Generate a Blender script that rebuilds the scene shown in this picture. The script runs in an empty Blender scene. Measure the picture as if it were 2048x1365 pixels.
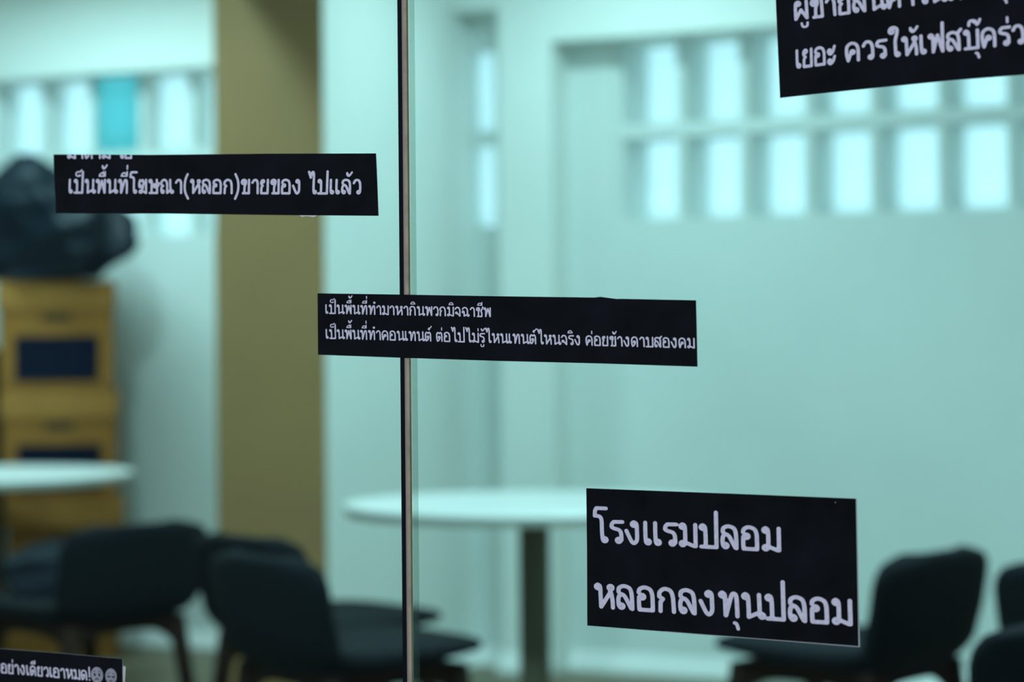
import bpy, bmesh, math, random
import numpy as np
from mathutils import Vector, Matrix

# ---------------------------------------------------------------- camera, world, lights
sc = bpy.context.scene
COL = sc.collection
F = 85.0 / 36.0 * 2048.0                     # focal length in pixels of the 2048 wide frame
EYE = Vector((0, 0, 1.2))
YAW = math.radians(26.57)
PITCH = math.radians(0.10)
ROLL = math.radians(-0.48)
ROT = (Matrix.Rotation(YAW, 3, 'Z') @ Matrix.Rotation(math.pi / 2 + PITCH, 3, 'X') @ Matrix.Rotation(ROLL, 3, 'Z'))
cd = bpy.data.cameras.new('camera')
cam = bpy.data.objects.new('camera', cd)
COL.objects.link(cam)
cam.matrix_world = Matrix.Translation(EYE) @ ROT.to_4x4()
cd.lens = 85
cd.sensor_width = 36
cd.clip_start = 0.05
cd.dof.use_dof = True
cd.dof.focus_distance = 2.22
cd.dof.aperture_fstop = 4.0
cd.dof.aperture_blades = 0
sc.camera = cam

wd = bpy.data.worlds.new('daylight')
sc.world = wd
wd.use_nodes = True
nt = wd.node_tree
nt.nodes.clear()
tc = nt.nodes.new('ShaderNodeTexCoord')
sx = nt.nodes.new('ShaderNodeSeparateXYZ')
mr = nt.nodes.new('ShaderNodeMapRange')
mr.inputs['From Min'].default_value = -0.1
mr.inputs['From Max'].default_value = 0.35
mr.inputs['To Min'].default_value = 0.82          # shaded arcade where the photographer stands
mr.inputs['To Max'].default_value = 2.1           # open sky behind the building
bg = nt.nodes.new('ShaderNodeBackground')
bg.inputs['Color'].default_value = (0.80, 0.86, 1.0, 1)
wo = nt.nodes.new('ShaderNodeOutputWorld')
nt.links.new(tc.outputs['Generated'], sx.inputs[0])
nt.links.new(sx.outputs['Y'], mr.inputs['Value'])
nt.links.new(mr.outputs[0], bg.inputs['Strength'])
nt.links.new(bg.outputs[0], wo.inputs['Surface'])


def lamp(name, loc, power, sx_, sy_, color=(1, 1, 1), shape='RECTANGLE', aim=None):
    l = bpy.data.lights.new(name, 'AREA')
    l.shape = shape
    l.size = sx_
    l.size_y = sy_
    l.energy = power
    l.color = color
    o = bpy.data.objects.new(name, l)
    o.location = loc
    if aim:
        o.rotation_euler = (Vector(aim) - Vector(loc)).to_track_quat('-Z', 'Y').to_euler()
    COL.objects.link(o)
    return o


TUBE = (0.93, 1.0, 1.0)
lamp('ceiling_lamp', (-3.35, 7.3, 2.70), 14, 0.8, 0.15, TUBE)
lamp('ceiling_lamp', (-5.65, 7.10, 2.70), 30, 1.2, 0.3, TUBE)
lamp('ceiling_lamp', (-1.4, 5.3, 2.70), 72, 1.2, 0.3, TUBE)
lamp('ceiling_lamp', (-2.8, 3.6, 2.70), 76, 1.2, 0.3, TUBE)
lamp('shadow_lamp', (-4.77, 6.1, 2.72), 21, 0.08, 0.08, TUBE, 'DISK')  # unseen lamp added so the beam throws its shadow on the pillar

sc.view_settings.view_transform = 'Standard'
sc.view_settings.look = 'None'
sc.view_settings.gamma = 1
sc.view_settings.use_curve_mapping = False
sc.view_settings.exposure = 0.0

# ---------------------------------------------------------------- helpers


def ray(px, py):
    return ROT @ Vector(((px - 1024) / F, -(py - 682.5) / F, -1))


def on_v(px, py, v):
    """point of the wall plane y = v seen at a photo pixel"""
    d = ray(px, py)
    return EYE + d * (v / d.y)


def u_on(px, v, py=690):
    return on_v(px, py, v).x


CR = Vector((math.cos(YAW), math.sin(YAW), 0))
CF = Vector((-math.sin(YAW), math.cos(YAW), 0))


def spot(px, depth, z=0.0):
    p = EYE + CR * ((px - 1024) / F * depth) + CF * depth
    return Vector((p.x, p.y, z))


def mat(name, color, rough=0.6, metal=0.0, spec=0.5, noise=0.0, scale=8.0, bump=0.0, coat=0.0):
    m = bpy.data.materials.new(name)
    m.use_nodes = True
    t = m.node_tree
    b = t.nodes['Principled BSDF']
    b.inputs['Roughness'].default_value = rough
    b.inputs['Metallic'].default_value = metal
    b.inputs['Specular IOR Level'].default_value = spec
    b.inputs['Coat Weight'].default_value = coat
    b.inputs['Base Color'].default_value = (*color, 1)
    if noise or bump:
        c = t.nodes.new('ShaderNodeTexCoord')
        n = t.nodes.new('ShaderNodeTexNoise')
        n.inputs['Scale'].default_value = scale
        n.inputs['Detail'].default_value = 4
        t.links.new(c.outputs['Object'], n.inputs['Vector'])
        if noise:
            r = t.nodes.new('ShaderNodeValToRGB')
            r.color_ramp.elements[0].position = 0.3
            r.color_ramp.elements[1].position = 0.7
            r.color_ramp.elements[0].color = (*[x * (1 - noise) for x in color], 1)
            r.color_ramp.elements[1].color = (*[min(1, x * (1 + noise)) for x in color], 1)
            t.links.new(n.outputs['Fac'], r.inputs[0])
            t.links.new(r.outputs[0], b.inputs['Base Color'])
        if bump:
            bp = t.nodes.new('ShaderNodeBump')
            bp.inputs['Strength'].default_value = bump
            bp.inputs['Distance'].default_value = 0.01
            t.links.new(n.outputs['Fac'], bp.inputs['Height'])
            t.links.new(bp.outputs[0], b.inputs['Normal'])
    return m


def glass_mat(name, tint, gloss=0.03):
    m = bpy.data.materials.new(name)
    m.use_nodes = True
    t = m.node_tree
    t.nodes.clear()
    a = t.nodes.new('ShaderNodeBsdfTransparent')
    a.inputs[0].default_value = (*tint, 1)
    g = t.nodes.new('ShaderNodeBsdfGlossy')
    g.inputs['Roughness'].default_value = 0.02
    x = t.nodes.new('ShaderNodeMixShader')
    x.inputs[0].default_value = gloss
    o = t.nodes.new('ShaderNodeOutputMaterial')
    t.links.new(a.outputs[0], x.inputs[1])
    t.links.new(g.outputs[0], x.inputs[2])
    t.links.new(x.outputs[0], o.inputs[0])
    return m


def frosted_mat(name, color, clear=0.15):
    m = bpy.data.materials.new(name)
    m.use_nodes = True
    t = m.node_tree
    t.nodes.clear()
    a = t.nodes.new('ShaderNodeBsdfTranslucent')
    a.inputs[0].default_value = (*color, 1)
    b = t.nodes.new('ShaderNodeBsdfTransparent')
    b.inputs[0].default_value = (*color, 1)
    x = t.nodes.new('ShaderNodeMixShader')
    x.inputs[0].default_value = clear
    o = t.nodes.new('ShaderNodeOutputMaterial')
    t.links.new(a.outputs[0], x.inputs[1])
    t.links.new(b.outputs[0], x.inputs[2])
    t.links.new(x.outputs[0], o.inputs[0])
    return m


def speck_mat(name, color):
    """black toner print with tiny white unprinted flecks"""
    m = mat(name, color, 0.7, spec=0.08)
    t = m.node_tree
    b = t.nodes['Principled BSDF']
    c = t.nodes.new('ShaderNodeTexCoord')
    v = t.nodes.new('ShaderNodeTexVoronoi')
    v.inputs['Scale'].default_value = 75
    lt = t.nodes.new('ShaderNodeMath')
    lt.operation = 'LESS_THAN'
    lt.inputs[1].default_value = 0.045
    sp = t.nodes.new('ShaderNodeSeparateColor')
    pr = t.nodes.new('ShaderNodeMath')
    pr.operation = 'GREATER_THAN'
    pr.inputs[1].default_value = 0.86
    mu = t.nodes.new('ShaderNodeMath')
    mu.operation = 'MULTIPLY'
    n = t.nodes.new('ShaderNodeTexNoise')
    n.inputs['Scale'].default_value = 25
    n.inputs['Detail'].default_value = 3
    r = t.nodes.new('ShaderNodeValToRGB')
    r.color_ramp.elements[0].position = 0.35
    r.color_ramp.elements[1].position = 0.72
    r.color_ramp.elements[0].color = (*[q * 0.7 for q in color], 1)
    r.color_ramp.elements[1].color = (color[0] * 1.5, color[1] * 1.5, color[2] * 1.7, 1)
    mx = t.nodes.new('ShaderNodeMix')
    mx.data_type = 'RGBA'
    mx.inputs[7].default_value = (0.5, 0.52, 0.55, 1)
    L = t.links.new
    L(c.outputs['Object'], v.inputs['Vector'])
    L(c.outputs['Object'], n.inputs['Vector'])
    L(v.outputs['Distance'], lt.inputs[0])
    L(v.outputs['Color'], sp.inputs[0])
    L(sp.outputs[0], pr.inputs[0])
    L(lt.outputs[0], mu.inputs[0])
    L(pr.outputs[0], mu.inputs[1])
    L(n.outputs['Fac'], r.inputs[0])
    L(r.outputs[0], mx.inputs[6])
    L(mu.outputs[0], mx.inputs[0])
    L(mx.outputs[2], b.inputs['Base Color'])
    return m


M = dict(
    white=mat('painted_plaster', (0.80, 0.83, 0.79), 0.7, spec=0.3, noise=0.02, scale=3),
    bay=mat('painted_bay_wall', (0.72, 0.77, 0.74), 0.7, spec=0.3, noise=0.02, scale=3),
    olive=mat('tan_paint', (0.32, 0.19, 0.079), 0.6, spec=0.3, noise=0.04, scale=4),
    floor=mat('brown_floor', (0.165, 0.13, 0.075), 0.45, noise=0.08, scale=6),
    skirt=mat('white_gloss_skirting', (0.86, 0.88, 0.86), 0.35),
    ceil=mat('ceiling_paint', (0.82, 0.84, 0.80), 0.8),
    pane=glass_mat('green_float_glass', (0.735, 0.965, 0.985), 0.002),
    gasket=mat('black_gasket', (0.004, 0.007, 0.012), 0.8, spec=0.1),
    steel=mat('dull_steel', (0.28, 0.27, 0.25), 0.35, 0.6),
    bronze=mat('bronze_sealant', (0.40, 0.34, 0.22), 0.4, noise=0.2, scale=60),
    edge=glass_mat('glass_edge', (0.74, 0.84, 0.82), 0.04),
    frost=frosted_mat('frosted_louvre', (0.93, 0.96, 0.93)),
    cyan=frosted_mat('cyan_sheet', (0.48, 0.84, 0.84), 0.05),
    print=speck_mat('black_print', (0.0040, 0.0060, 0.0080)),
    paper=mat('white_paper', (0.72, 0.74, 0.76), 0.8, spec=0.2),
    ink=mat('pale_lettering', (0.73, 0.745, 0.88), 0.7, spec=0.15, noise=0.10, scale=260),
    face=mat('grey_face_print', (0.36, 0.38, 0.44), 0.7, spec=0.15, noise=0.15, scale=90),
    tape=mat('clear_tape_edge', (0.35, 0.42, 0.45), 0.25),
    fabric=mat('charcoal_upholstery', (0.0033, 0.0055, 0.0075), 0.85, spec=0.12, noise=0.25, scale=120, bump=0.15),
    wood=mat('dark_walnut', (0.016, 0.007, 0.003), 0.7, spec=0.12, noise=0.3, scale=14),
    top=mat('white_laminate', (0.76, 0.78, 0.77), 0.35),
    rim=mat('shaded_table_edge', (0.42, 0.42, 0.36), 0.5),  # greyer than the top: the edge's shade put into its colour
    leg=mat('dark_table_column', (0.11, 0.095, 0.055), 0.5),  # dark brown for column and base
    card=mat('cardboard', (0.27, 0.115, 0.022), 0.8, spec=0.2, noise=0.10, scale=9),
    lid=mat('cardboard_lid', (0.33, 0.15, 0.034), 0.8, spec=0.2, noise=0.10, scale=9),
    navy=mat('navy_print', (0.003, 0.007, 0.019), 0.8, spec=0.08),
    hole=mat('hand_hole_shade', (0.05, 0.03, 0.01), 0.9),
    dark=mat('shaded_brown_cardboard', (0.08, 0.045, 0.012), 0.85, noise=0.15, scale=9),  # brown cardboard with the left stack's shade put into its colour
    bag=mat('black_plastic', (0.004, 0.010, 0.016), 0.42, spec=0.16, bump=0.4, scale=9),
    cloth=mat('navy_canvas', (0.010, 0.016, 0.023), 0.85, spec=0.2, bump=0.2, scale=40),
    grey=mat('grey_upholstery', (0.10, 0.12, 0.12), 0.85, spec=0.2),
)


def obj(name, bm, material, parent=None, origin=None, smooth=False):
    me = bpy.data.meshes.new(name)
    if origin is not None:
        bmesh.ops.translate(bm, verts=bm.verts, vec=-Vector(origin))
    bm.to_mesh(me)
    bm.free()
    for m in (material if isinstance(material, (list, tuple)) else [material]):
        me.materials.append(m)
    if smooth:
        for p in me.polygons:
            p.use_smooth = True
    o = bpy.data.objects.new(name, me)
    COL.objects.link(o)
    if origin is not None:
        o.location = origin
    if parent:
        o.parent = parent
    return o


def tag(o, label, cat, group=None):
    o['label'] = label
    o['category'] = cat
    if group:
        o['group'] = group
    return o


def struct(o, kind='structure'):
    o['kind'] = kind
    return o


def thing(name, loc, rz=0):
    o = bpy.data.objects.new(name, None)
    o.empty_display_size = 0.1
    o.location = loc
    o.rotation_euler = (0, 0, rz)
    COL.objects.link(o)
    return o


def copy_tree(o, parent=None):
    c = o.copy()
    COL.objects.link(c)
    c.parent = parent
    for ch in list(o.children):
        copy_tree(ch, c)
    return c


def box(bm, x0, x1, y0, y1, z0, z1, mi=0):
    v = [bm.verts.new((x, y, z)) for x in (x0, x1) for y in (y0, y1) for z in (z0, z1)]
    fs = []
    for q in ((0, 1, 3, 2), (4, 6, 7, 5), (0, 4, 5, 1), (2, 3, 7, 6), (0, 2, 6, 4), (1, 5, 7, 3)):
        f = bm.faces.new([v[i] for i in q])
        f.material_index = mi
        fs.append(f)
    return fs


def boxes(*bs, bevel=0.0):
    bm = bmesh.new()
    for b in bs:
        box(bm, *b)
    if bevel:
        bmesh.ops.bevel(bm, geom=bm.edges[:], offset=bevel, segments=2, affect='EDGES')
    return bm


def lathe(profile, n=48):
    bm = bmesh.new()
    rings = []
    for r, z in profile:
        if r < 1e-6:
            rings.append([bm.verts.new((0, 0, z))])
        else:
            rings.append([bm.verts.new((r * math.cos(2 * math.pi * k / n), r * math.sin(2 * math.pi * k / n), z)) for k in range(n)])
    for a, b in zip(rings, rings[1:]):
        for k in range(n):
            q = []
            for vv in (a[k % len(a)], a[(k + 1) % len(a)], b[(k + 1) % len(b)], b[k % len(b)]):
                if vv not in q:
                    q.append(vv)
            if len(q) > 2:
                bm.faces.new(q)
    bmesh.ops.recalc_face_normals(bm, faces=bm.faces[:])
    return bm


# ---------------------------------------------------------------- the room
VG = 1.968          # glass shop front (outer face)
VB = 8.11           # back wall of the window bays
VC = 7.96           # front of columns and beams
CEIL = 2.75
UL, UR = -7.6, 1.6
SILL, HEAD = 1.655, 2.31

PR = u_on(943, VB)                               # right face of the deep pillar
_d = ray(651, 690)
PV = PR / _d.x * _d.y                            # front of the deep pillar
PL = u_on(432, PV)
C0, C1 = u_on(1001, VC), u_on(1106, VC)          # flat column right of the pillar

struct(obj('floor', boxes((UL - 0.2, UR + 0.2, -1.5, 9.6, -0.2, 0.0)), M['floor']))
struct(obj('ceiling', boxes((UL - 0.2, UR + 0.2, VG - 0.2, VB + 0.25, CEIL, CEIL + 0.15)), M['ceil']))
struct(obj('wall_left', boxes((UL - 0.15, UL, VG - 0.2, VB + 0.25, 0, CEIL)), M['white']))
struct(obj('wall_right', boxes((UR, UR + 0.15, VG - 0.2, VB + 0.25, 0, CEIL)), M['white']))
GL, GM, GR = -3.2, u_on(812, VG), 0.55
struct(obj('wall_front', boxes((UL, GL, VG - 0.1, VG + 0.1, 0, CEIL), (GR, UR, VG - 0.1, VG + 0.1, 0, CEIL),
                               (GL, GR, VG - 0.1, VG + 0.1, 2.6, CEIL)), M['white']))

# bay grids: fins (left edges) on the wall plane
PITCHC = 0.243
r_first = u_on(1232, VB)
r_fins = [r_first + PITCHC * k for k in range(9)]
m_fins = [PR + 0.02 - 0.19, PR + 0.02 + 0.05]
l_first = u_on(84, VB)
l_fins = [l_first + PITCHC * k for k in range(-5, 4)]
l_fins = [x for x in l_fins if x > UL + 0.1]
FT = 0.032
DEP = 0.26
ROWS = ((SILL + 0.012, 1.955), (2.005, HEAD))


def grid_wall(x0, x1, first, last, th):
    """solid wall with one opening between first and last"""
    return [(x0, x1, VB, VB + th, 0, SILL), (x0, x1, VB, VB + th, HEAD, CEIL),
            (x0, first, VB, VB + th, SILL, HEAD), (last, x1, VB, VB + th, SILL, HEAD)]


l_end = PL - 0.02
r_end = r_fins[-1] + FT
m0, m1 = PR + 0.005, u_on(999, VB) - 0.01
wb = grid_wall(UL, PL + 0.2, l_fins[0], l_end, 0.17)
wb += [(PL + 0.2, m0, VB, VB + 0.10, 0, CEIL)]
wb += grid_wall(m0, C0 + 0.2, m0, m1, 0.10)
wb += grid_wall(C0 + 0.2, UR, r_fins[0], r_end, 0.28)
wb = [b for b in wb if b[1] - b[0] > 0.001]
struct(obj('wall_back', boxes(*wb), M['bay']))


def bay(name, fins, x_end, open_left=None, dep=DEP):
    fr = [(x, x + FT, VB + 0.012, VB + dep, SILL, HEAD) for x in fins]
    x0 = open_left if open_left is not None else fins[0]
    fr.append((x0, x_end, VB + 0.008, VB + dep, ROWS[0][1], ROWS[1][0]))
    w = struct(obj(name, boxes(*fr), M['bay']))
    xs = ([open_left - FT] if open_left is not None else []) + fins + [x_end]
    for a, b in zip(xs, xs[1:]):
        if b - a - FT < 0.02:
            continue
        for z0, z1 in ROWS:
            cyan = name == 'window_3' and z0 > 2 and abs(a - l_first - PITCHC) < 0.01
            bm = bmesh.new()
            n = 8
            h = (z1 - z0) / n
            for k in range(n):
                zc = z0 + h * (k + 0.5)
                fs = box(bm, a + FT, b, -0.003, 0.003, -h * 0.56, h * 0.56)
                vs = {v for f in fs for v in f.verts}
                bmesh.ops.rotate(bm, verts=list(vs), cent=(0, 0, 0), matrix=Matrix.Rotation(math.radians(-14), 3, 'X'))
                bmesh.ops.translate(bm, verts=list(vs), vec=(0, VB + 0.022 if cyan else VB + dep - 0.03, zc))
            p = obj('pane', bm, M['cyan'] if cyan else M['frost'], w)
            if cyan:
                p['label'] = 'bright cyan pane'
    return w


bay('window_3', l_fins, l_end, dep=0.15)
bay('window_4', [], m1, m0, 0.08)
bay('window_5', r_fins[:-1], r_end - FT)

# outside: unseen overhang added to darken the upper panes
struct(obj('shading_eave', boxes((UL - 0.5, UR + 0.5, VB + 0.38, VB + 1.3, 2.36, 2.44)), M['white']))

struct(obj('pillar', boxes((PL, PR, PV, VB + 0.001, 0, CEIL)), [M['olive']]))
pm = bpy.data.objects['pillar'].data
pm.materials.append(M['white'])
for p in pm.polygons:
    if p.normal.x > 0.5:
        p.material_index = 1
struct(obj('column', boxes((C0, C1, VC, VB, 0, CEIL)), M['white']))
struct(obj('beam', boxes((UL, PL, VC, VB, HEAD, CEIL), (C1, UR, VC, VB, HEAD, CEIL), (PR, C0, VC, VB, 2.445, CEIL)), M['white']))
struct(obj('shadow_beam', boxes((PL + 0.02, PL + 0.14, 5.8, PV, 2.56, CEIL)), M['white']))  # unseen beam added to cast the dark triangle on the pillar front
SK = 0.068


def coving(bm, a, b, out, h=SK, d=0.055):
    """sloping white skirting from plan point a to b, foot pushed towards out"""
    a, b, n = Vector((*a, 0)), Vector((*b, 0)), Vector((*out, 0))
    pr = [(0, 0), (d, 0), (d, 0.006), (0.004, h), (0, h)]  # slope invented so the face catches the ceiling light
    ra, rb = [[bm.verts.new(p + n * x + Vector((0, 0, z))) for x, z in pr] for p in (a, b)]
    for k in range(5):
        bm.faces.new((ra[k], ra[(k + 1) % 5], rb[(k + 1) % 5], rb[k]))
    bm.faces.new(ra)
    bm.faces.new(rb[::-1])


bm = bmesh.new()
coving(bm, (UL, VB), (PL, VB), (0, -1))
coving(bm, (PR, VB), (C0, VB), (0, -1))
coving(bm, (C0, VC), (C1, VC), (0, -1))
coving(bm, (C1, VB), (UR, VB), (0, -1))
bmesh.ops.recalc_face_normals(bm, faces=bm.faces[:])
struct(obj('baseboard_back', bm, M['skirt']))
bm = bmesh.new()
coving(bm, (PR, PV), (PR, VB), (1, 0))
bmesh.ops.recalc_face_normals(bm, faces=bm.faces[:])
struct(obj('baseboard_pillar', bm, M['skirt']))

# glass shop front: two panes butted at one joint
px_u = lambda p: u_on(p, VG, 690)
J = [px_u(801.0), px_u(809.0), px_u(812.5), px_u(818.5), px_u(823.5)]
struct(obj('window_1', boxes((GL, J[0], VG, VG + 0.010, 0.0, 2.6)), M['pane']))
struct(obj('window_2', boxes((J[4], GR, VG, VG + 0.010, 0.0, 2.6)), M['pane']))
jt = struct(obj('trim_1', boxes((J[0], J[1], VG - 0.0008, VG + 0.003, 0.0, 2.6)), M['gasket']))
obj('steel_strip', boxes((J[1], J[2], VG - 0.0004, VG + 0.003, 0.0, 2.6)), M['steel'], jt)
obj('sealant', boxes((J[2], J[3], VG - 0.0006, VG + 0.003, 0.0, 2.6)), M['bronze'], jt)
obj('glass_edge', boxes((J[3], J[4], VG, VG + 0.0105, 0.0, 2.6)), M['edge'], jt)

# ---------------------------------------------------------------- looped Thai lettering, drawn with a round pen
W = 0.147
LR = 0.083


def C(x, y, r=LR):
    return ('c', x, y, r)


def S(*pts):                                     # smooth stroke
    return ('s', pts)


def Ln(*pts):                                    # straight stroke
    return ('l', pts)


G = {
    'น': (0.78, .62, [C(.15, .84), S((.15, .92), (.23, .84), (.25, .5), (.25, .09)), Ln((.25, .09), (.60, .27)), Ln((.61, .92), (.62, .2)), C(.69, .16)]),
    'ม': (0.72, .61, [C(.15, .84), S((.15, .92), (.23, .84), (.245, .5), (.24, .2)), C(.15, .16), Ln((.22, .22), (.56, .08)), Ln((.61, .08), (.61, .92))]),
    'บ': (0.74, .63, [C(.15, .84), S((.15, .92), (.23, .84), (.25, .5), (.25, .09)), Ln((.09, .08), (.63, .08)), Ln((.63, .08), (.63, .92))]),
    'ป': (0.76, .63, [C(.15, .84), S((.15, .92), (.23, .84), (.25, .5), (.25, .09)), Ln((.09, .08), (.63, .08)), Ln((.63, .08), (.63, 1.44))]),
    'พ': (0.76, .65, [C(.15, .84), S((.15, .92), (.23, .84), (.24, .5), (.24, .09)), Ln((.24, .09), (.44, .86), (.64, .09)), Ln((.65, .92), (.65, .09))]),
    'ฟ': (0.78, .65, [C(.15, .84), S((.15, .92), (.23, .84), (.24, .5), (.24, .09)), Ln((.24, .09), (.44, .88), (.64, .09)), Ln((.66, 1.44), (.65, .09))]),
    'ผ': (0.74, .62, [C(.23, .82), S((.23, .91), (.12, .86), (.09, .6), (.09, .09)), Ln((.10, .09), (.34, .52), (.60, .10)), Ln((.60, .92), (.61, .10))]),
    'ท': (0.78, .63, [C(.15, .84), S((.15, .92), (.23, .84), (.245, .5), (.25, .09)), S((.26, .09), (.37, .5), (.46, .82), (.54, .91), (.62, .82), (.64, .5), (.645, .08))]),
    'ห': (0.78, .63, [C(.15, .84), S((.15, .92), (.23, .84), (.24, .5), (.25, .09)), Ln((.26, .10), (.58, .64)), C(.60, .83), S((.58, .70), (.62, .60), (.66, .35), (.665, .08))]),
    'อ': (0.72, .56, [S((.09, .72), (.12, .84), (.24, .915), (.36, .915), (.50, .84), (.56, .66), (.57, .40), (.57, .08)), Ln((.57, .08), (.10, .08)), S((.10, .08), (.09, .35), (.10, .55)), C(.21, .57)]),
    'ล': (0.72, .56, [S((.10, .70), (.12, .84), (.24, .915), (.36, .915), (.50, .84), (.555, .66), (.57, .40), (.57, .08)), C(.19, .165), S((.10, .18), (.085, .38), (.12, .54), (.21, .61), (.32, .53), (.42, .33), (.53, .10)), Ln((.10, .70), (.17, .60))]),
    'ส': (0.74, .58, [S((.10, .70), (.12, .84), (.24, .915), (.36, .915), (.50, .84), (.555, .66), (.57, .40), (.57, .08)), C(.19, .165), S((.10, .18), (.085, .38), (.12, .54), (.21, .61), (.32, .53), (.42, .33), (.53, .10)), Ln((.10, .70), (.17, .60)), Ln((.50, .84), (.66, 1.04))]),
    'ก': (0.72, .56, [Ln((.115, .08), (.125, .42), (.21, .54), (.085, .62)), S((.085, .62), (.10, .78), (.22, .90), (.34, .915), (.48, .85), (.55, .66), (.57, .40), (.58, .08))]),
    'ร': (0.55, .40, [Ln((.48, .90), (.16, .89)), S((.16, .89), (.09, .80), (.085, .68), (.20, .62), (.34, .58), (.42, .46), (.435, .18)), C(.33, .16)]),
    'ง': (0.66, .44, [C(.34, .83), S((.34, .915), (.44, .84), (.455, .55), (.45, .22), (.36, .085), (.27, .12), (.17, .32), (.07, .56))]),
    'เ': (0.37, .10, [S((.10, .92), (.10, .5), (.11, .2)), C(.19, .16)]),
    'แ': (0.74, .45, [S((.10, .92), (.10, .5), (.11, .2)), C(.19, .16), S((.46, .92), (.46, .5), (.47, .2)), C(.55, .16)]),
    'โ': (0.62, .33, [Ln((.50, 1.41), (.15, 1.41)), S((.15, 1.41), (.10, 1.30), (.085, 1.10)), S((.085, 1.10), (.25, 1.08), (.33, .95), (.34, .5), (.36, .2)), C(.44, .16)]),
    'ไ': (0.60, .33, [Ln((.06, 1.42), (.18, 1.06)), S((.18, 1.06), (.23, 1.32), (.31, 1.41), (.37, 1.30), (.375, 1.0), (.375, .5), (.385, .2)), C(.465, .16)]),
    'ใ': (0.58, .33, [C(.18, 1.27, .09), S((.09, 1.29), (.14, 1.42), (.28, 1.47), (.42, 1.38), (.42, 1.18), (.34, .85), (.335, .5), (.34, .2)), C(.42, .16)]),
    'ว': (0.60, .42, [S((.08, .72), (.16, .87), (.28, .915), (.40, .86), (.47, .68), (.485, .4), (.48, .18)), C(.39, .16)]),
    'า': (0.56, .40, [S((.08, .74), (.16, .87), (.26, .915), (.37, .86), (.42, .68), (.43, .4), (.44, .08))]),
    'ย': (0.66, .52, [C(.20, .83), S((.11, .84), (.095, .68), (.20, .55)), S((.20, .55), (.12, .44), (.11, .08)), Ln((.11, .08), (.52, .08)), Ln((.52, .08), (.52, .92))]),
    'ข': (0.70, .55, [C(.18, .73), S((.09, .75), (.12, .87), (.23, .92), (.35, .86), (.35, .70), (.28, .50), (.27, .09)), Ln((.18, .08), (.57, .08)), Ln((.57, .08), (.55, .92))]),
    'ช': (0.70, .58, [C(.18, .73), S((.09, .75), (.12, .87), (.23, .92), (.34, .86), (.34, .70), (.27, .50), (.27, .09)), Ln((.18, .08), (.57, .08)), S((.57, .08), (.57, .4), (.50, .62), (.58, .76), (.66, 1.0))]),
    'ฆ': (0.70, .55, [S((.13, .9), (.22, .84), (.31, .9), (.38, .74), (.34, .45), (.28, .22)), S((.13, .9), (.085, .72), (.09, .55)), C(.16, .50, .075), C(.20, .16), Ln((.27, .22), (.56, .08)), Ln((.54, .92), (.57, .08))]),
    'ษ': (0.80, .60, [C(.14, .84), S((.14, .92), (.22, .84), (.235, .5), (.24, .09)), Ln((.12, .08), (.62, .08)), Ln((.62, .08), (.57, .92)), C(.40, .58, .075), S((.34, .50), (.50, .44), (.66, .52), (.72, .70))]),
    'ณ': (1.00, .70, [C(.20, .16), S((.11, .2), (.10, .36), (.12, .45), (.21, .53), (.085, .62)), S((.085, .62), (.10, .78), (.20, .90), (.30, .915), (.42, .84), (.48, .62), (.50, .09)), Ln((.51, .09), (.72, .27)), S((.68, .92), (.70, .5), (.75, .22)), C(.83, .16)]),
    'ค': (0.76, .60, [S((.15, .08), (.10, .32), (.085, .55), (.12, .78), (.26, .905), (.38, .915), (.53, .83), (.60, .60), (.60, .08)), C(.35, .49), Ln((.16, .12), (.27, .43))]),
    'ด': (0.74, .57, [S((.16, .08), (.10, .32), (.085, .55), (.12, .78), (.26, .905), (.38, .915), (.51, .83), (.57, .60), (.58, .08)), C(.32, .48), S((.16, .08), (.30, .20), (.40, .44))]),
    'ต': (0.74, .57, [S((.16, .08), (.10, .32), (.085, .55), (.11, .78), (.22, .90), (.34, .80), (.45, .90), (.54, .80), (.57, .60), (.58, .08)), C(.32, .46), S((.16, .08), (.30, .18), (.40, .42))]),
    'จ': (0.66, .50, [S((.08, .74), (.16, .87), (.28, .915), (.42, .85), (.50, .62), (.51, .35), (.51, .08)), Ln((.51, .08), (.27, .34)), C(.19, .38)]),
    'ฉ': (0.76, .55, [S((.10, .74), (.18, .87), (.32, .915), (.46, .85), (.55, .64), (.56, .22)), C(.63, .16), C(.15, .48), S((.15, .56), (.24, .48), (.25, .09)), Ln((.25, .09), (.56, .25))]),
    'ะ': (0.62, .4, [C(.15, .68), S((.07, .66), (.12, .56), (.22, .54), (.34, .66), (.42, .90)), C(.15, .18), S((.07, .16), (.12, .08), (.22, .06), (.34, .17), (.42, .40))]),
    '(': (0.44, .2, [S((.28, 1.28), (.15, .95), (.11, .50), (.17, .10), (.36, -.27))]),
    ')': (0.42, .2, [S((.07, 1.28), (.24, .90), (.29, .50), (.24, .10), (.10, -.27))]),
    '!': (0.30, .1, [Ln((.14, 1.25), (.14, .38)), Ln((.14, .09), (.14, .10))]),
    ' ': (0.34, .1, []),
}
UPPER = 'ิีืั็'
TONE = '่้๊์'


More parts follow.
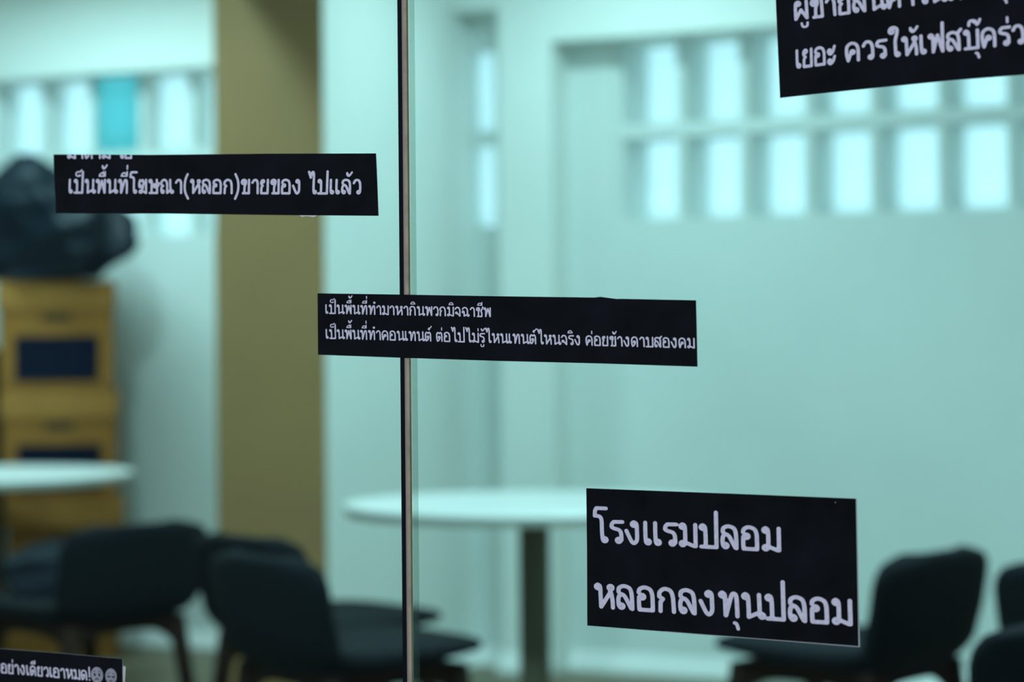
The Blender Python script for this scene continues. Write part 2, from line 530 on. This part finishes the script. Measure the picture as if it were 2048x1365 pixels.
def mark(ch, x, high, tall):
    """strokes of a vowel or tone sign; x = the right stem of the letter below"""
    if ch in 'ิีื':
        st = [Ln((x - .40, 1.165), (x - .02, 1.165)), S((x - .40, 1.165), (x - .34, 1.30), (x - .20, 1.37), (x - .08, 1.31), (x - .01, 1.165))]
        if ch == 'ี':
            st.append(Ln((x, 1.17), (x, 1.45)))
        if ch == 'ื':
            st += [Ln((x, 1.17), (x, 1.45)), Ln((x - .13, 1.30), (x - .13, 1.44))]
        return [(s, .10) for s in st]
    if ch == '็':
        return [(S((x - .17, 1.20), (x - .34, 1.16), (x - .46, 1.22), (x - .46, 1.37), (x - .36, 1.44), (x - .20, 1.45), (x - .09, 1.56)), .10), (C(x - .22, 1.20, .03), .10)]
    y = 1.60 if high else 1.12
    if ch == '่':
        return [(Ln((x, y + .02), (x, y + .24)), .11)]
    if ch == '้':
        return [(S((x - .20, y + .23), (x - .19, y + .12), (x - .10, y + .04), (x, y + .12), (x + .10, y + .27)), .12), (Ln((x - .19, y + .20), (x - .12, y + .10)), .13)]
    if ch == '๊':
        return [(S((x - .36, y + .05), (x - .33, y + .22), (x - .20, y + .27), (x - .12, y + .18)), .13), (S((x - .24, y + .27), (x - .08, y + .24), (x - .02, y + .06), (x + .06, y + .14), (x + .12, y + .30)), .12)]
    if ch == '์':
        return [(C(x - .13, y + .07, .05), .11), (S((x - .20, y + .10), (x - .12, y + .19), (x, y + .21), (x + .10, y + .36)), .11)]
    if ch == 'ุ':
        return [(S((x - .09, -.17), (x - .02, -.20), (x + .03, -.38)), .12)]
    if ch == 'ู':
        return [(S((x - .27, -.14), (x - .23, -.29), (x - .12, -.33), (x - .02, -.28), (x, -.13)), .11)]
    if ch == 'ํ':
        return [(C(x - .02, 1.22, .065), .11)]
    return []


def catmull(pts, n=5):
    if len(pts) < 3:
        return list(pts)
    P = [pts[0], *pts, pts[-1]]
    out = []
    for i in range(1, len(P) - 2):
        p0, p1, p2, p3 = P[i - 1:i + 3]
        for k in range(n):
            t = k / n
            out.append(tuple(0.5 * (2 * b + (c - a) * t + (2 * a - 5 * b + 4 * c - d) * t * t + (3 * b - a - 3 * c + d) * t ** 3)
                             for a, b, c, d in zip(p0, p1, p2, p3)))
    out.append(pts[-1])
    return out


def layout(text):
    """-> list of (stroke points, pen width), total width; unit = letter height"""
    out = []
    x = 0
    xs = 0
    up = False
    text = text.replace('ำ', 'ํา')
    for ch in text:
        if ch in G:
            w, st, strokes = G[ch]
            for s in strokes:
                if s[0] == 'c':
                    p = [(x + s[1] + s[3] * math.cos(a * math.pi / 7), s[2] + s[3] * math.sin(a * math.pi / 7)) for a in range(15)]
                    out.append((p, W * 0.82))
                else:
                    p = [(x + a, b) for a, b in s[1]]
                    out.append((catmull(p) if s[0] == 's' else p, W))
            xs = x + st
            x += w
            up = False
        else:
            for s, pw in mark(ch, xs, up, False):
                if s[0] == 'c':
                    p = [(s[1] + s[3] * math.cos(a * math.pi / 6), s[2] + s[3] * math.sin(a * math.pi / 6)) for a in range(13)]
                else:
                    p = catmull(s[1]) if s[0] == 's' else list(s[1])
                out.append((p, pw))
            if ch in UPPER:
                up = True
    return out, x


def pen(bm, pts, w, fn):
    ink(bm, [(pts, w)], fn, 1 / 26)


def ink(bm, strokes, fn, h=1 / 30):
    """one clean outline around all strokes: distance field on a fine grid, contoured cell by cell"""
    xs = [p[0] for st, w in strokes for p in st]
    ys = [p[1] for st, w in strokes for p in st]
    x0, y0 = min(xs) - .2, min(ys) - .2
    nx, ny = int((max(xs) + .2 - x0) / h) + 2, int((max(ys) + .2 - y0) / h) + 2
    D = np.full((nx, ny), 9.0)
    gx = x0 + h * np.arange(nx)
    gy = y0 + h * np.arange(ny)
    for st, w in strokes:
        segs = list(zip(st, st[1:])) or [(st[0], st[0])]
        for (ax, ay), (bx_, by_) in segs:
            m = w / 2 + 3 * h
            i0, i1 = max(0, int((min(ax, bx_) - m - x0) / h)), min(nx, int((max(ax, bx_) + m - x0) / h) + 2)
            j0, j1 = max(0, int((min(ay, by_) - m - y0) / h)), min(ny, int((max(ay, by_) + m - y0) / h) + 2)
            X = gx[i0:i1, None]
            Y = gy[None, j0:j1]
            dx, dy = bx_ - ax, by_ - ay
            q = dx * dx + dy * dy
            t = np.clip(((X - ax) * dx + (Y - ay) * dy) / q, 0, 1) if q > 1e-12 else 0 * (X + Y)
            d = np.hypot(X - ax - t * dx, Y - ay - t * dy) - w / 2
            D[i0:i1, j0:j1] = np.minimum(D[i0:i1, j0:j1], d)
    vt = {}

    def corner(i, j):
        k = (i, j)
        if k not in vt:
            vt[k] = bm.verts.new(fn(gx[i], gy[j]))
        return vt[k]

    def cross(i, j, i2, j2):
        k = (min((i, j), (i2, j2)), max((i, j), (i2, j2)))
        if k not in vt:
            a, b = D[i, j], D[i2, j2]
            t = min(.98, max(.02, a / (a - b)))
            vt[k] = bm.verts.new(fn(gx[i] + t * (gx[i2] - gx[i]), gy[j] + t * (gy[j2] - gy[j])))
        return vt[k]

    for i, j in zip(*np.nonzero(np.minimum(np.minimum(D[:-1, :-1], D[1:, :-1]), np.minimum(D[:-1, 1:], D[1:, 1:])) < 0)):
        cs = ((i, j), (i + 1, j), (i + 1, j + 1), (i, j + 1))
        poly = []
        for a, b in zip(cs, cs[1:] + cs[:1]):
            if D[a] < 0:
                poly.append(corner(*a))
            if (D[a] < 0) != (D[b] < 0):
                poly.append(cross(*a, *b))
        if len(poly) > 2:
            bm.faces.new(poly)


def notice(outline, off, label, group='black printed notices stuck on the glass', thick=0.0004, peel=None):
    """black print on paper stuck to the outside of the glass; outline = its corners as seen"""
    v1 = VG - off
    v0 = v1 - thick
    P = [on_v(x, y, v0) for x, y in outline]
    bm = bmesh.new()
    fr = [bm.verts.new((p.x, v0, p.z)) for p in P]
    bk = [bm.verts.new((p.x, v1, p.z)) for p in P]
    f = bm.faces.new(fr)
    f.material_index = 0
    g = bm.faces.new(bk[::-1])
    g.material_index = 1
    n = len(P)
    for i in range(n):
        q = bm.faces.new((fr[i], bk[i], bk[(i + 1) % n], fr[(i + 1) % n]))
        q.material_index = 1
    bmesh.ops.recalc_face_normals(bm, faces=bm.faces[:])
    c = sum(P, Vector()) / n
    c.y = v1
    o = obj('printed_notice', bm, [M['print'], M['paper']], None, c)
    tag(o, label, 'notice', group)
    o['_v'] = v0
    return o, v0, c


def write(parent, v0, c, text, left, right, top_left, clip=None, weight=1.0):
    """one line of lettering: baseline from pixel left to pixel right, letter top at top_left"""
    strokes, tw = layout(text)
    tw -= 0.08
    v = v0 - 0.00015
    A, B, T = (on_v(*p, v) for p in (left, right, top_left))
    ex = (B - A) / tw
    ey = T - A
    bm = bmesh.new()
    ink(bm, [(p, w * weight) for p, w in strokes], lambda x, y: A + ex * x + ey * y)
    if clip:
        for (p0, p1) in clip:
            a, b = on_v(*p0, v), on_v(*p1, v)
            d = b - a
            nrm = Vector((-d.z, 0, d.x)).normalized()
            bmesh.ops.bisect_plane(bm, geom=bm.verts[:] + bm.edges[:] + bm.faces[:], plane_co=a, plane_no=nrm, clear_outer=True)
    bm.normal_update()
    for f in bm.faces:
        if f.normal.y > 0:
            f.normal_flip()
    o = obj('lettering', bm, M['ink'], parent)
    for vert in o.data.vertices:
        vert.co = vert.co - c
    return o


def strip(parent, name, v, c, pts, material):
    bm = bmesh.new()
    P = [on_v(x, y, v) - c for x, y in pts]
    f = bm.faces.new([bm.verts.new(p) for p in P])
    bm.normal_update()
    if f.normal.y > 0:
        f.normal_flip()
    ex = bmesh.ops.extrude_face_region(bm, geom=[f])
    bmesh.ops.translate(bm, verts=[q for q in ex['geom'] if isinstance(q, bmesh.types.BMVert)], vec=(0, 0.0002, 0))
    bmesh.ops.recalc_face_normals(bm, faces=bm.faces[:])
    return obj(name, bm, material, parent)


# left notice
o, v0, c = notice([(107, 309), (300, 310), (545, 307.5), (752, 307), (754, 350), (757, 432), (560, 430.5), (330, 427.5), (112, 427), (109, 360)], 0.0003,
                  'long black notice left of the glass joint, one line of white lettering with brackets')
write(o, v0, c, 'มาตาม ไย', (134, 318.5), (264, 318.5), (133, 289), clip=[((107, 309.6), (752, 309.6))])
write(o, v0, c, 'เป็นพื้นที่โฆษณา(หลอก)ขายของ ไปแล้ว', (136, 388), (721, 390), (137, 357.5))
strip(o, 'torn_edge', v0 + 0.0001, c, [(598, 430.5), (604, 434), (612, 432.5), (628, 434.5), (634, 431)], M['paper'])

# middle notice, over the joint
o, v0, c = notice([(635, 587), (800, 589.5), (1000, 593), (1190, 595.5), (1200, 594), (1235, 598.5), (1240, 598), (1392, 601), (1393, 640), (1395, 734), (1200, 727.5), (1000, 722.5), (800, 716), (636, 710)], 0.0012,
                  'wide black notice stuck across the glass joint with two lines of small white lettering')
write(o, v0, c, 'เป็นพื้นที่ทำมาหากินพวกมิจฉาชีพ', (650, 628.5), (981, 635.5), (650, 608.5), weight=0.9)
write(o, v0, c, 'เป็นพื้นที่ทำคอนเทนต์ ต่อไปไม่รู้ไหนเทนต์ไหนจริง ค่อยข้างดาบสองคม', (651, 678.5), (1389, 698), (650.5, 658), weight=0.9)

# right notice
o, v0, c = notice([(1172.5, 977), (1440, 987), (1713, 998), (1714, 1060), (1717, 1180), (1719, 1295), (1560, 1284), (1380, 1268), (1174.5, 1252), (1174, 1110)], 0.0003,
                  'largest whole black notice low on the right pane with two lines of big white lettering')
write(o, v0, c, 'โรงแรมปลอม', (1186, 1087), (1560, 1106), (1185, 1037))
write(o, v0, c, 'หลอกลงทุนปลอม', (1188.5, 1218), (1703, 1254), (1187, 1165))
strip(o, 'clear_tape', v0 - 0.0001, c, [(1711.5, 998), (1713.5, 998), (1720, 1295), (1717, 1295)], M['tape'])
strip(o, 'clear_tape', v0 - 0.0001, c, [(1330, 1263.5), (1718, 1293.5), (1719, 1295.5), (1330, 1264.5)], M['tape'])

# top right notice, cut by the frame
o, v0, c = notice([(1545, -150), (2130, -200), (2140, 143), (2048, 149.5), (1900, 161), (1780, 173), (1660, 185), (1560, 196)], 0.0003,
                  'black notice high on the right pane, tilted upwards, with big white lettering')
write(o, v0, c, 'ผู้ขายสินค้าในเฟสบุ๊ค', (1588, 43), (2048, -16), (1586, 2))
write(o, v0, c, 'เยอะ', (1591, 139), (1674, 128), (1590, 99))
write(o, v0, c, 'ควรให้เฟสบุ๊คร่วม', (1690, 126), (2083, 85.5), (1688.5, 85))

# bottom left notice, cut by the frame
o, v0, c = notice([(-190, 1286), (0, 1298), (130, 1308), (245, 1318.5), (247, 1480), (-185, 1450)], 0.0006,
                  'black notice at the lower left of the glass, lettering ending in two faces')
write(o, v0, c, 'ของอย่างเดียวเอาหมด!', (-38, 1344), (181, 1363), (-39, 1323))


def face_print(cx, cy, rx, ry, sad):
    v = v0 - 0.00015
    A = on_v(cx, cy, v)
    X = on_v(cx + rx, cy + rx * 0.07, v) - A
    Y = on_v(cx, cy - ry, v) - A
    bm = bmesh.new()
    bm.faces.new([bm.verts.new(A - c + X * math.cos(k * math.pi / 16) + Y * math.sin(k * math.pi / 16)) for k in range(32)])
    bm.normal_update()
    bm.normal_update()
    for f in bm.faces:
        if f.normal.y > 0:
            f.normal_flip()
    fo = obj('face_picture', bm, M['face'], o)
    bm = bmesh.new()
    D = Vector((0, -0.0001, 0))
    fn = lambda x, y: A - c + X * x + Y * y + D
    if sad:
        for s in (-1, 1):
            pen(bm, [(s * .38 - .02, .12), (s * .38 + .02, -.05)], .26, fn)
            pen(bm, [(s * .55, .42), (s * .30, .52)], .09, fn)
        pen(bm, catmull([(-.28, -.62), (-.1, -.45), (.12, -.45), (.28, -.62)]), .13, fn)
    else:
        for s in (-1, 1):
            pen(bm, catmull([(s * .62, .02), (s * .42, -.12), (s * .18, -.02)]), .16, fn)
            pen(bm, [(s * .6, .25), (s * .25, .42)], .07, fn)
        pen(bm, catmull([(-.22, -.62), (0, -.55), (.22, -.62)]), .11, fn)
    bm.normal_update()
    for f in bm.faces:
        if f.normal.y > 0:
            f.normal_flip()
    obj('features', bm, M['print'], fo)


face_print(194, 1351, 12.2, 16, True)
face_print(222, 1353.5, 11.5, 15.5, False)
strip(o, 'peeling_backing', VG - 0.0004, c, [(246, 1333), (251, 1334), (249, 1372), (246.5, 1372)], M['paper'])

# ---------------------------------------------------------------- furniture


def section(bm, pts):
    return [bm.verts.new(p) for p in pts]


def padded(profile, widths, dish, thick, n=14, m=26):
    """upholstered sheet: profile = (y, z) spline along its length, rounded rim, sides bent by dish(t)"""
    cen = catmull(profile, 8)
    k = len(cen)
    bm = bmesh.new()
    rows = []
    for i, (y, z) in enumerate(cen):
        t = i / (k - 1)
        a = cen[max(0, i - 1)]
        b = cen[min(k - 1, i + 1)]
        d = Vector((b[0] - a[0], b[1] - a[1])).normalized()
        nrm = (-d.y, d.x)
        j = t * (len(widths) - 1)
        q = min(int(j), len(widths) - 2)
        w = widths[q] + (widths[q + 1] - widths[q]) * (j - q)
        th = thick(t)
        ring = []
        for s in range(m):
            ang = 2 * math.pi * s / m
            cx, sy = math.cos(ang), math.sin(ang)
            x = math.copysign(abs(cx) ** 0.35, cx) * w / 2
            e = math.copysign(abs(sy) ** 0.6, sy) * th / 2
            dd = dish(t) * (abs(2 * x / w) ** 2.2 if w > 0 else 0)
            ring.append(bm.verts.new((x, y + nrm[0] * (e + dd), z + nrm[1] * (e + dd))))
        rows.append(ring)
    for a, b in zip(rows, rows[1:]):
        for s in range(m):
            bm.faces.new((a[s], a[(s + 1) % m], b[(s + 1) % m], b[s]))
    bm.faces.new(rows[0])
    bm.faces.new(rows[-1][::-1])
    bmesh.ops.recalc_face_normals(bm, faces=bm.faces[:])
    return bm


def round_w(base, k=12, r=0.35):
    """widths with rounded ends"""
    out = []
    for i in range(k + 1):
        t = i / k
        e = min(t, 1 - t) / r
        f = 1.0 if e >= 1 else math.sqrt(max(0.0, 1 - (1 - e) ** 2))
        out.append(base(t) * (0.55 + 0.45 * f))
    return out


def taper_leg(p0, p1, r0, r1):
    bm = bmesh.new()
    a, b = Vector(p0), Vector(p1)
    n = 10
    rings = []
    for i in range(5):
        t = i / 4
        p = a.lerp(b, t)
        r = r0 + (r1 - r0) * t
        rings.append([bm.verts.new((p.x + r * math.cos(2 * math.pi * k / n), p.y + r * math.sin(2 * math.pi * k / n), p.z)) for k in range(n)])
    for x, y in zip(rings, rings[1:]):
        for k in range(n):
            bm.faces.new((x[k], x[(k + 1) % n], y[(k + 1) % n], y[k]))
    bm.faces.new(rings[0])
    bm.faces.new(rings[-1][::-1])
    bmesh.ops.recalc_face_normals(bm, faces=bm.faces[:])
    return bm


def arch_apron(bm, p0, p1, ztop, zend, zmid, th):
    """board between two legs with an arched lower edge"""
    a, b = Vector(p0), Vector(p1)
    d = (b - a).normalized()
    nr = Vector((-d.y, d.x, 0)) * th / 2
    k = 12
    for i in range(k):
        q = []
        for t in (i / k, (i + 1) / k):
            p = a.lerp(b, t)
            zl = zend + (zmid - zend) * (1 - (2 * t - 1) ** 4)
            q.append([p + nr + Vector((0, 0, ztop)), p + nr + Vector((0, 0, zl)), p - nr + Vector((0, 0, zl)), p - nr + Vector((0, 0, ztop))])
        vs = [[bm.verts.new(x) for x in s] for s in q]
        for s in range(4):
            bm.faces.new((vs[0][s], vs[0][(s + 1) % 4], vs[1][(s + 1) % 4], vs[1][s]))
        if i == 0:
            bm.faces.new(vs[0])
        if i == k - 1:
            bm.faces.new(vs[1][::-1])


def make_chair(fab):
    """faces +Y, origin on the floor below the seat centre"""
    r = thing('upholstered_chair', (0, 0, 0))
    seat = padded([(-0.20, 0.472), (-0.10, 0.468), (0.05, 0.474), (0.18, 0.484), (0.27, 0.486)],
                  round_w(lambda t: 0.52 - 0.06 * t), lambda t: 0.012 * (1 - t), lambda t: 0.062 - 0.036 * t ** 2)
    obj('seat', seat, fab, r, smooth=True)
    back = padded([(-0.175, 0.452), (-0.218, 0.50), (-0.242, 0.565), (-0.256, 0.64), (-0.268, 0.712)],
                  round_w(lambda t: 0.50 + 0.03 * t, r=0.24), lambda t: -0.032 * min(1, t * 2 + .3), lambda t: 0.055 - 0.018 * t)
    obj('backrest', back, fab, r, smooth=True)
    tops = [(-0.19, -0.17), (0.19, -0.17), (0.17, 0.19), (-0.17, 0.19)]
    for x, y in tops:
        obj('leg', taper_leg((x, y, 0.444), (x * 1.25, y * 1.30, 0.0), 0.027, 0.018), M['wood'], r, smooth=True)
    bm = bmesh.new()
    for i in range(4):
        arch_apron(bm, (*tops[i], 0), (*tops[(i + 1) % 4], 0), 0.446, 0.36, 0.412, 0.024)
    bmesh.ops.recalc_face_normals(bm, faces=bm.faces[:])
    obj('seat_frame', bm, M['wood'], r)
    return r


def place(o, px, depth, right, ahead):
    """put a chair at a photo column and distance, facing (right, ahead) as the camera sees it"""
    p = spot(px, depth)
    d = CR * right + CF * ahead
    o.location = p
    o.rotation_euler = (0, 0, math.atan2(-d.x, d.y))
    return o


GC = 'charcoal upholstered chairs in the room'
ch = make_chair(M['fabric'])
chairs = [
    (697, 5.78, 0.81, 0.59, 'nearest charcoal chair of the left pair turned right, in front of its twin', ),
    (640, 6.38, 0.77, 0.64, 'charcoal chair turned right, just behind the nearest chair and before the tan pillar'),
    (165, 6.85, -0.75, 0.66, 'charcoal chair turned left below the left table, a dark bag on its seat'),
    (1690, 5.75, -0.78, 0.62, 'charcoal chair turned left beside the large low notice, in front of the plain wall'),
    (2280, 5.45, 0.55, 0.83, 'chair cut by the right edge of the photo, behind another chair'),
    (2090, 4.40, -0.25, 0.97, 'very dark chair nearest the glass at the lower right corner'),
]
for i, (px, D, a, b, lab) in enumerate(chairs):
    o = ch if i == 0 else copy_tree(ch)
    place(o, px, D, a, b)
    tag(o, lab, 'chair', GC)


def make_table(r, z):
    t = thing('round_table', (0, 0, 0))
    obj('tabletop', lathe([(0, z - 0.028), (r - 0.03, z - 0.028), (r - 0.004, z - 0.016), (r, z - 0.006), (r - 0.004, z), (0, z)], 96), M['top'], t, smooth=False)
    obj('shaded_edge', lathe([(r - 0.05, z - 0.034), (r - 0.012, z - 0.034), (r - 0.005, z - 0.0165), (r - 0.05, z - 0.0285), (r - 0.05, z - 0.034)], 96), M['rim'], t)
    obj('column', lathe([(0, 0.02), (0.046, 0.02), (0.046, z - 0.034), (0.0, z - 0.034)], 32), M['leg'], t)
    obj('base', lathe([(0, 0), (0.25, 0), (0.25, 0.008), (0.22, 0.014), (0.06, 0.03), (0, 0.03)], 64), M['leg'], t)
    return t


t1 = make_table(0.565, 0.735)
t1.location = spot(1065, 7.17)
tag(t1, 'white round table on a dark column right of the glass joint', 'table', 'white round tables')
t2 = make_table(0.565, 0.765)
t2.location = spot(-58, 8.55)
tag(t2, 'white round table at the left edge in front of the cardboard boxes', 'table', 'white round tables')

# cardboard boxes by the left window
BXD = 9.30


def carton(w, d, h, mats=('card', 'lid'), label=True):
    r = thing('cardboard_box', (0, 0, 0))
    obj('body', boxes((-w / 2, w / 2, -d / 2, d / 2, 0, h - 0.001), bevel=0.006), M[mats[0]], r)
    obj('lid', boxes((-w / 2 - 0.010, w / 2 + 0.010, -d / 2 - 0.010, d / 2 + 0.010, h - 0.115, h), bevel=0.008), M[mats[1]], r)
    if label:
        obj('printed_label', boxes((-w * 0.37, w * 0.37, -d / 2 - 0.003, -d / 2 + 0.001, 0.03, 0.205)), M['navy'], r)
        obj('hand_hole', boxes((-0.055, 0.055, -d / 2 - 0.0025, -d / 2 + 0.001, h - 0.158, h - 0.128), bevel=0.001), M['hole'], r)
    return r


GB = 'cardboard boxes stacked at the left window'
rzb = YAW + math.radians(9)
pb = spot(122, BXD + 0.17)
low = carton(0.43, 0.34, 0.205, label=False)
low.location = (pb.x, pb.y, 0)
low.rotation_euler = (0, 0, rzb)
tag(low, 'low cardboard box at the bottom of the labelled stack behind the chairs', 'box', GB)
bx = carton(0.43, 0.34, 0.418)
names = ['third labelled cardboard box, below the left table top', 'middle labelled cardboard box, just above the left table top', 'top labelled cardboard box under the black bag']
for k in range(3):
    o = bx if k == 0 else copy_tree(bx)
    q = spot(126 - 5 * k, BXD + 0.17)
    o.location = (q.x, q.y, 0.2065 + 0.4195 * k)
    o.rotation_euler = (0, 0, rzb + math.radians((2, -1, 0)[k]))
    tag(o, names[k], 'box', GB)
TOPZ = 0.2065 + 0.4195 * 3
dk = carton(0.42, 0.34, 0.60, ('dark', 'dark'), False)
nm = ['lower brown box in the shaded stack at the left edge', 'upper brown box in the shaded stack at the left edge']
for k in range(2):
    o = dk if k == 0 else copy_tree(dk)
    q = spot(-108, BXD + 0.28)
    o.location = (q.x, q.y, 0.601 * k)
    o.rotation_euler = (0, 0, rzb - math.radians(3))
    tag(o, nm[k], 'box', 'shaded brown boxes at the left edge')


def lump(seed, sx_, sy_, sz_, folds=9):
    rnd = random.Random(seed)
    bm = bmesh.new()
    bmesh.ops.create_icosphere(bm, subdivisions=5, radius=1)
    dirs = [(Vector((rnd.gauss(0, 1), rnd.gauss(0, 1), rnd.gauss(0, 1))).normalized(), rnd.uniform(2, 6), rnd.uniform(0, 6)) for _ in range(folds)]
    for v in bm.verts:
        p = v.co.normalized()
        h = 0
        for d, f, ph in dirs:
            h += (1 - abs(math.sin(f * p.dot(d) + ph))) ** 2 * 0.09
        p = p * (0.78 + h)
        z = p.z
        if z < -0.55:
            z = -0.55 + (z + 0.55) * 0.05
        v.co = (p.x * sx_, p.y * sy_, (z + 0.57) * sz_)
    zm = min(v.co.z for v in bm.verts)
    for v in bm.verts:
        v.co.z -= zm
    return bm


q = spot(60, BXD + 0.16)
bm = lump(4, 0.40, 0.24, 0.285)
tail = bpy.data.meshes.new('tail')
tb = lump(11, 0.13, 0.12, 0.15)
bmesh.ops.translate(tb, verts=tb.verts, vec=CR * 0.165 - CF * 0.05)
tb.to_mesh(tail)
tb.free()
bm.from_mesh(tail)
bpy.data.meshes.remove(tail)
b = obj('plastic_bag', bm, M['bag'], smooth=True)
b.location = (q.x, q.y, TOPZ + 0.002)
tag(b, 'large crumpled black plastic bag on top of the cardboard stack', 'bag')
q = spot(88, 6.93)
b = obj('cloth_bag', lump(7, 0.12, 0.12, 0.085), M['cloth'], smooth=True)
b.location = (q.x, q.y, 0.507)
tag(b, 'small dark blue-black bag lying on the seat of the chair turned left', 'bag')
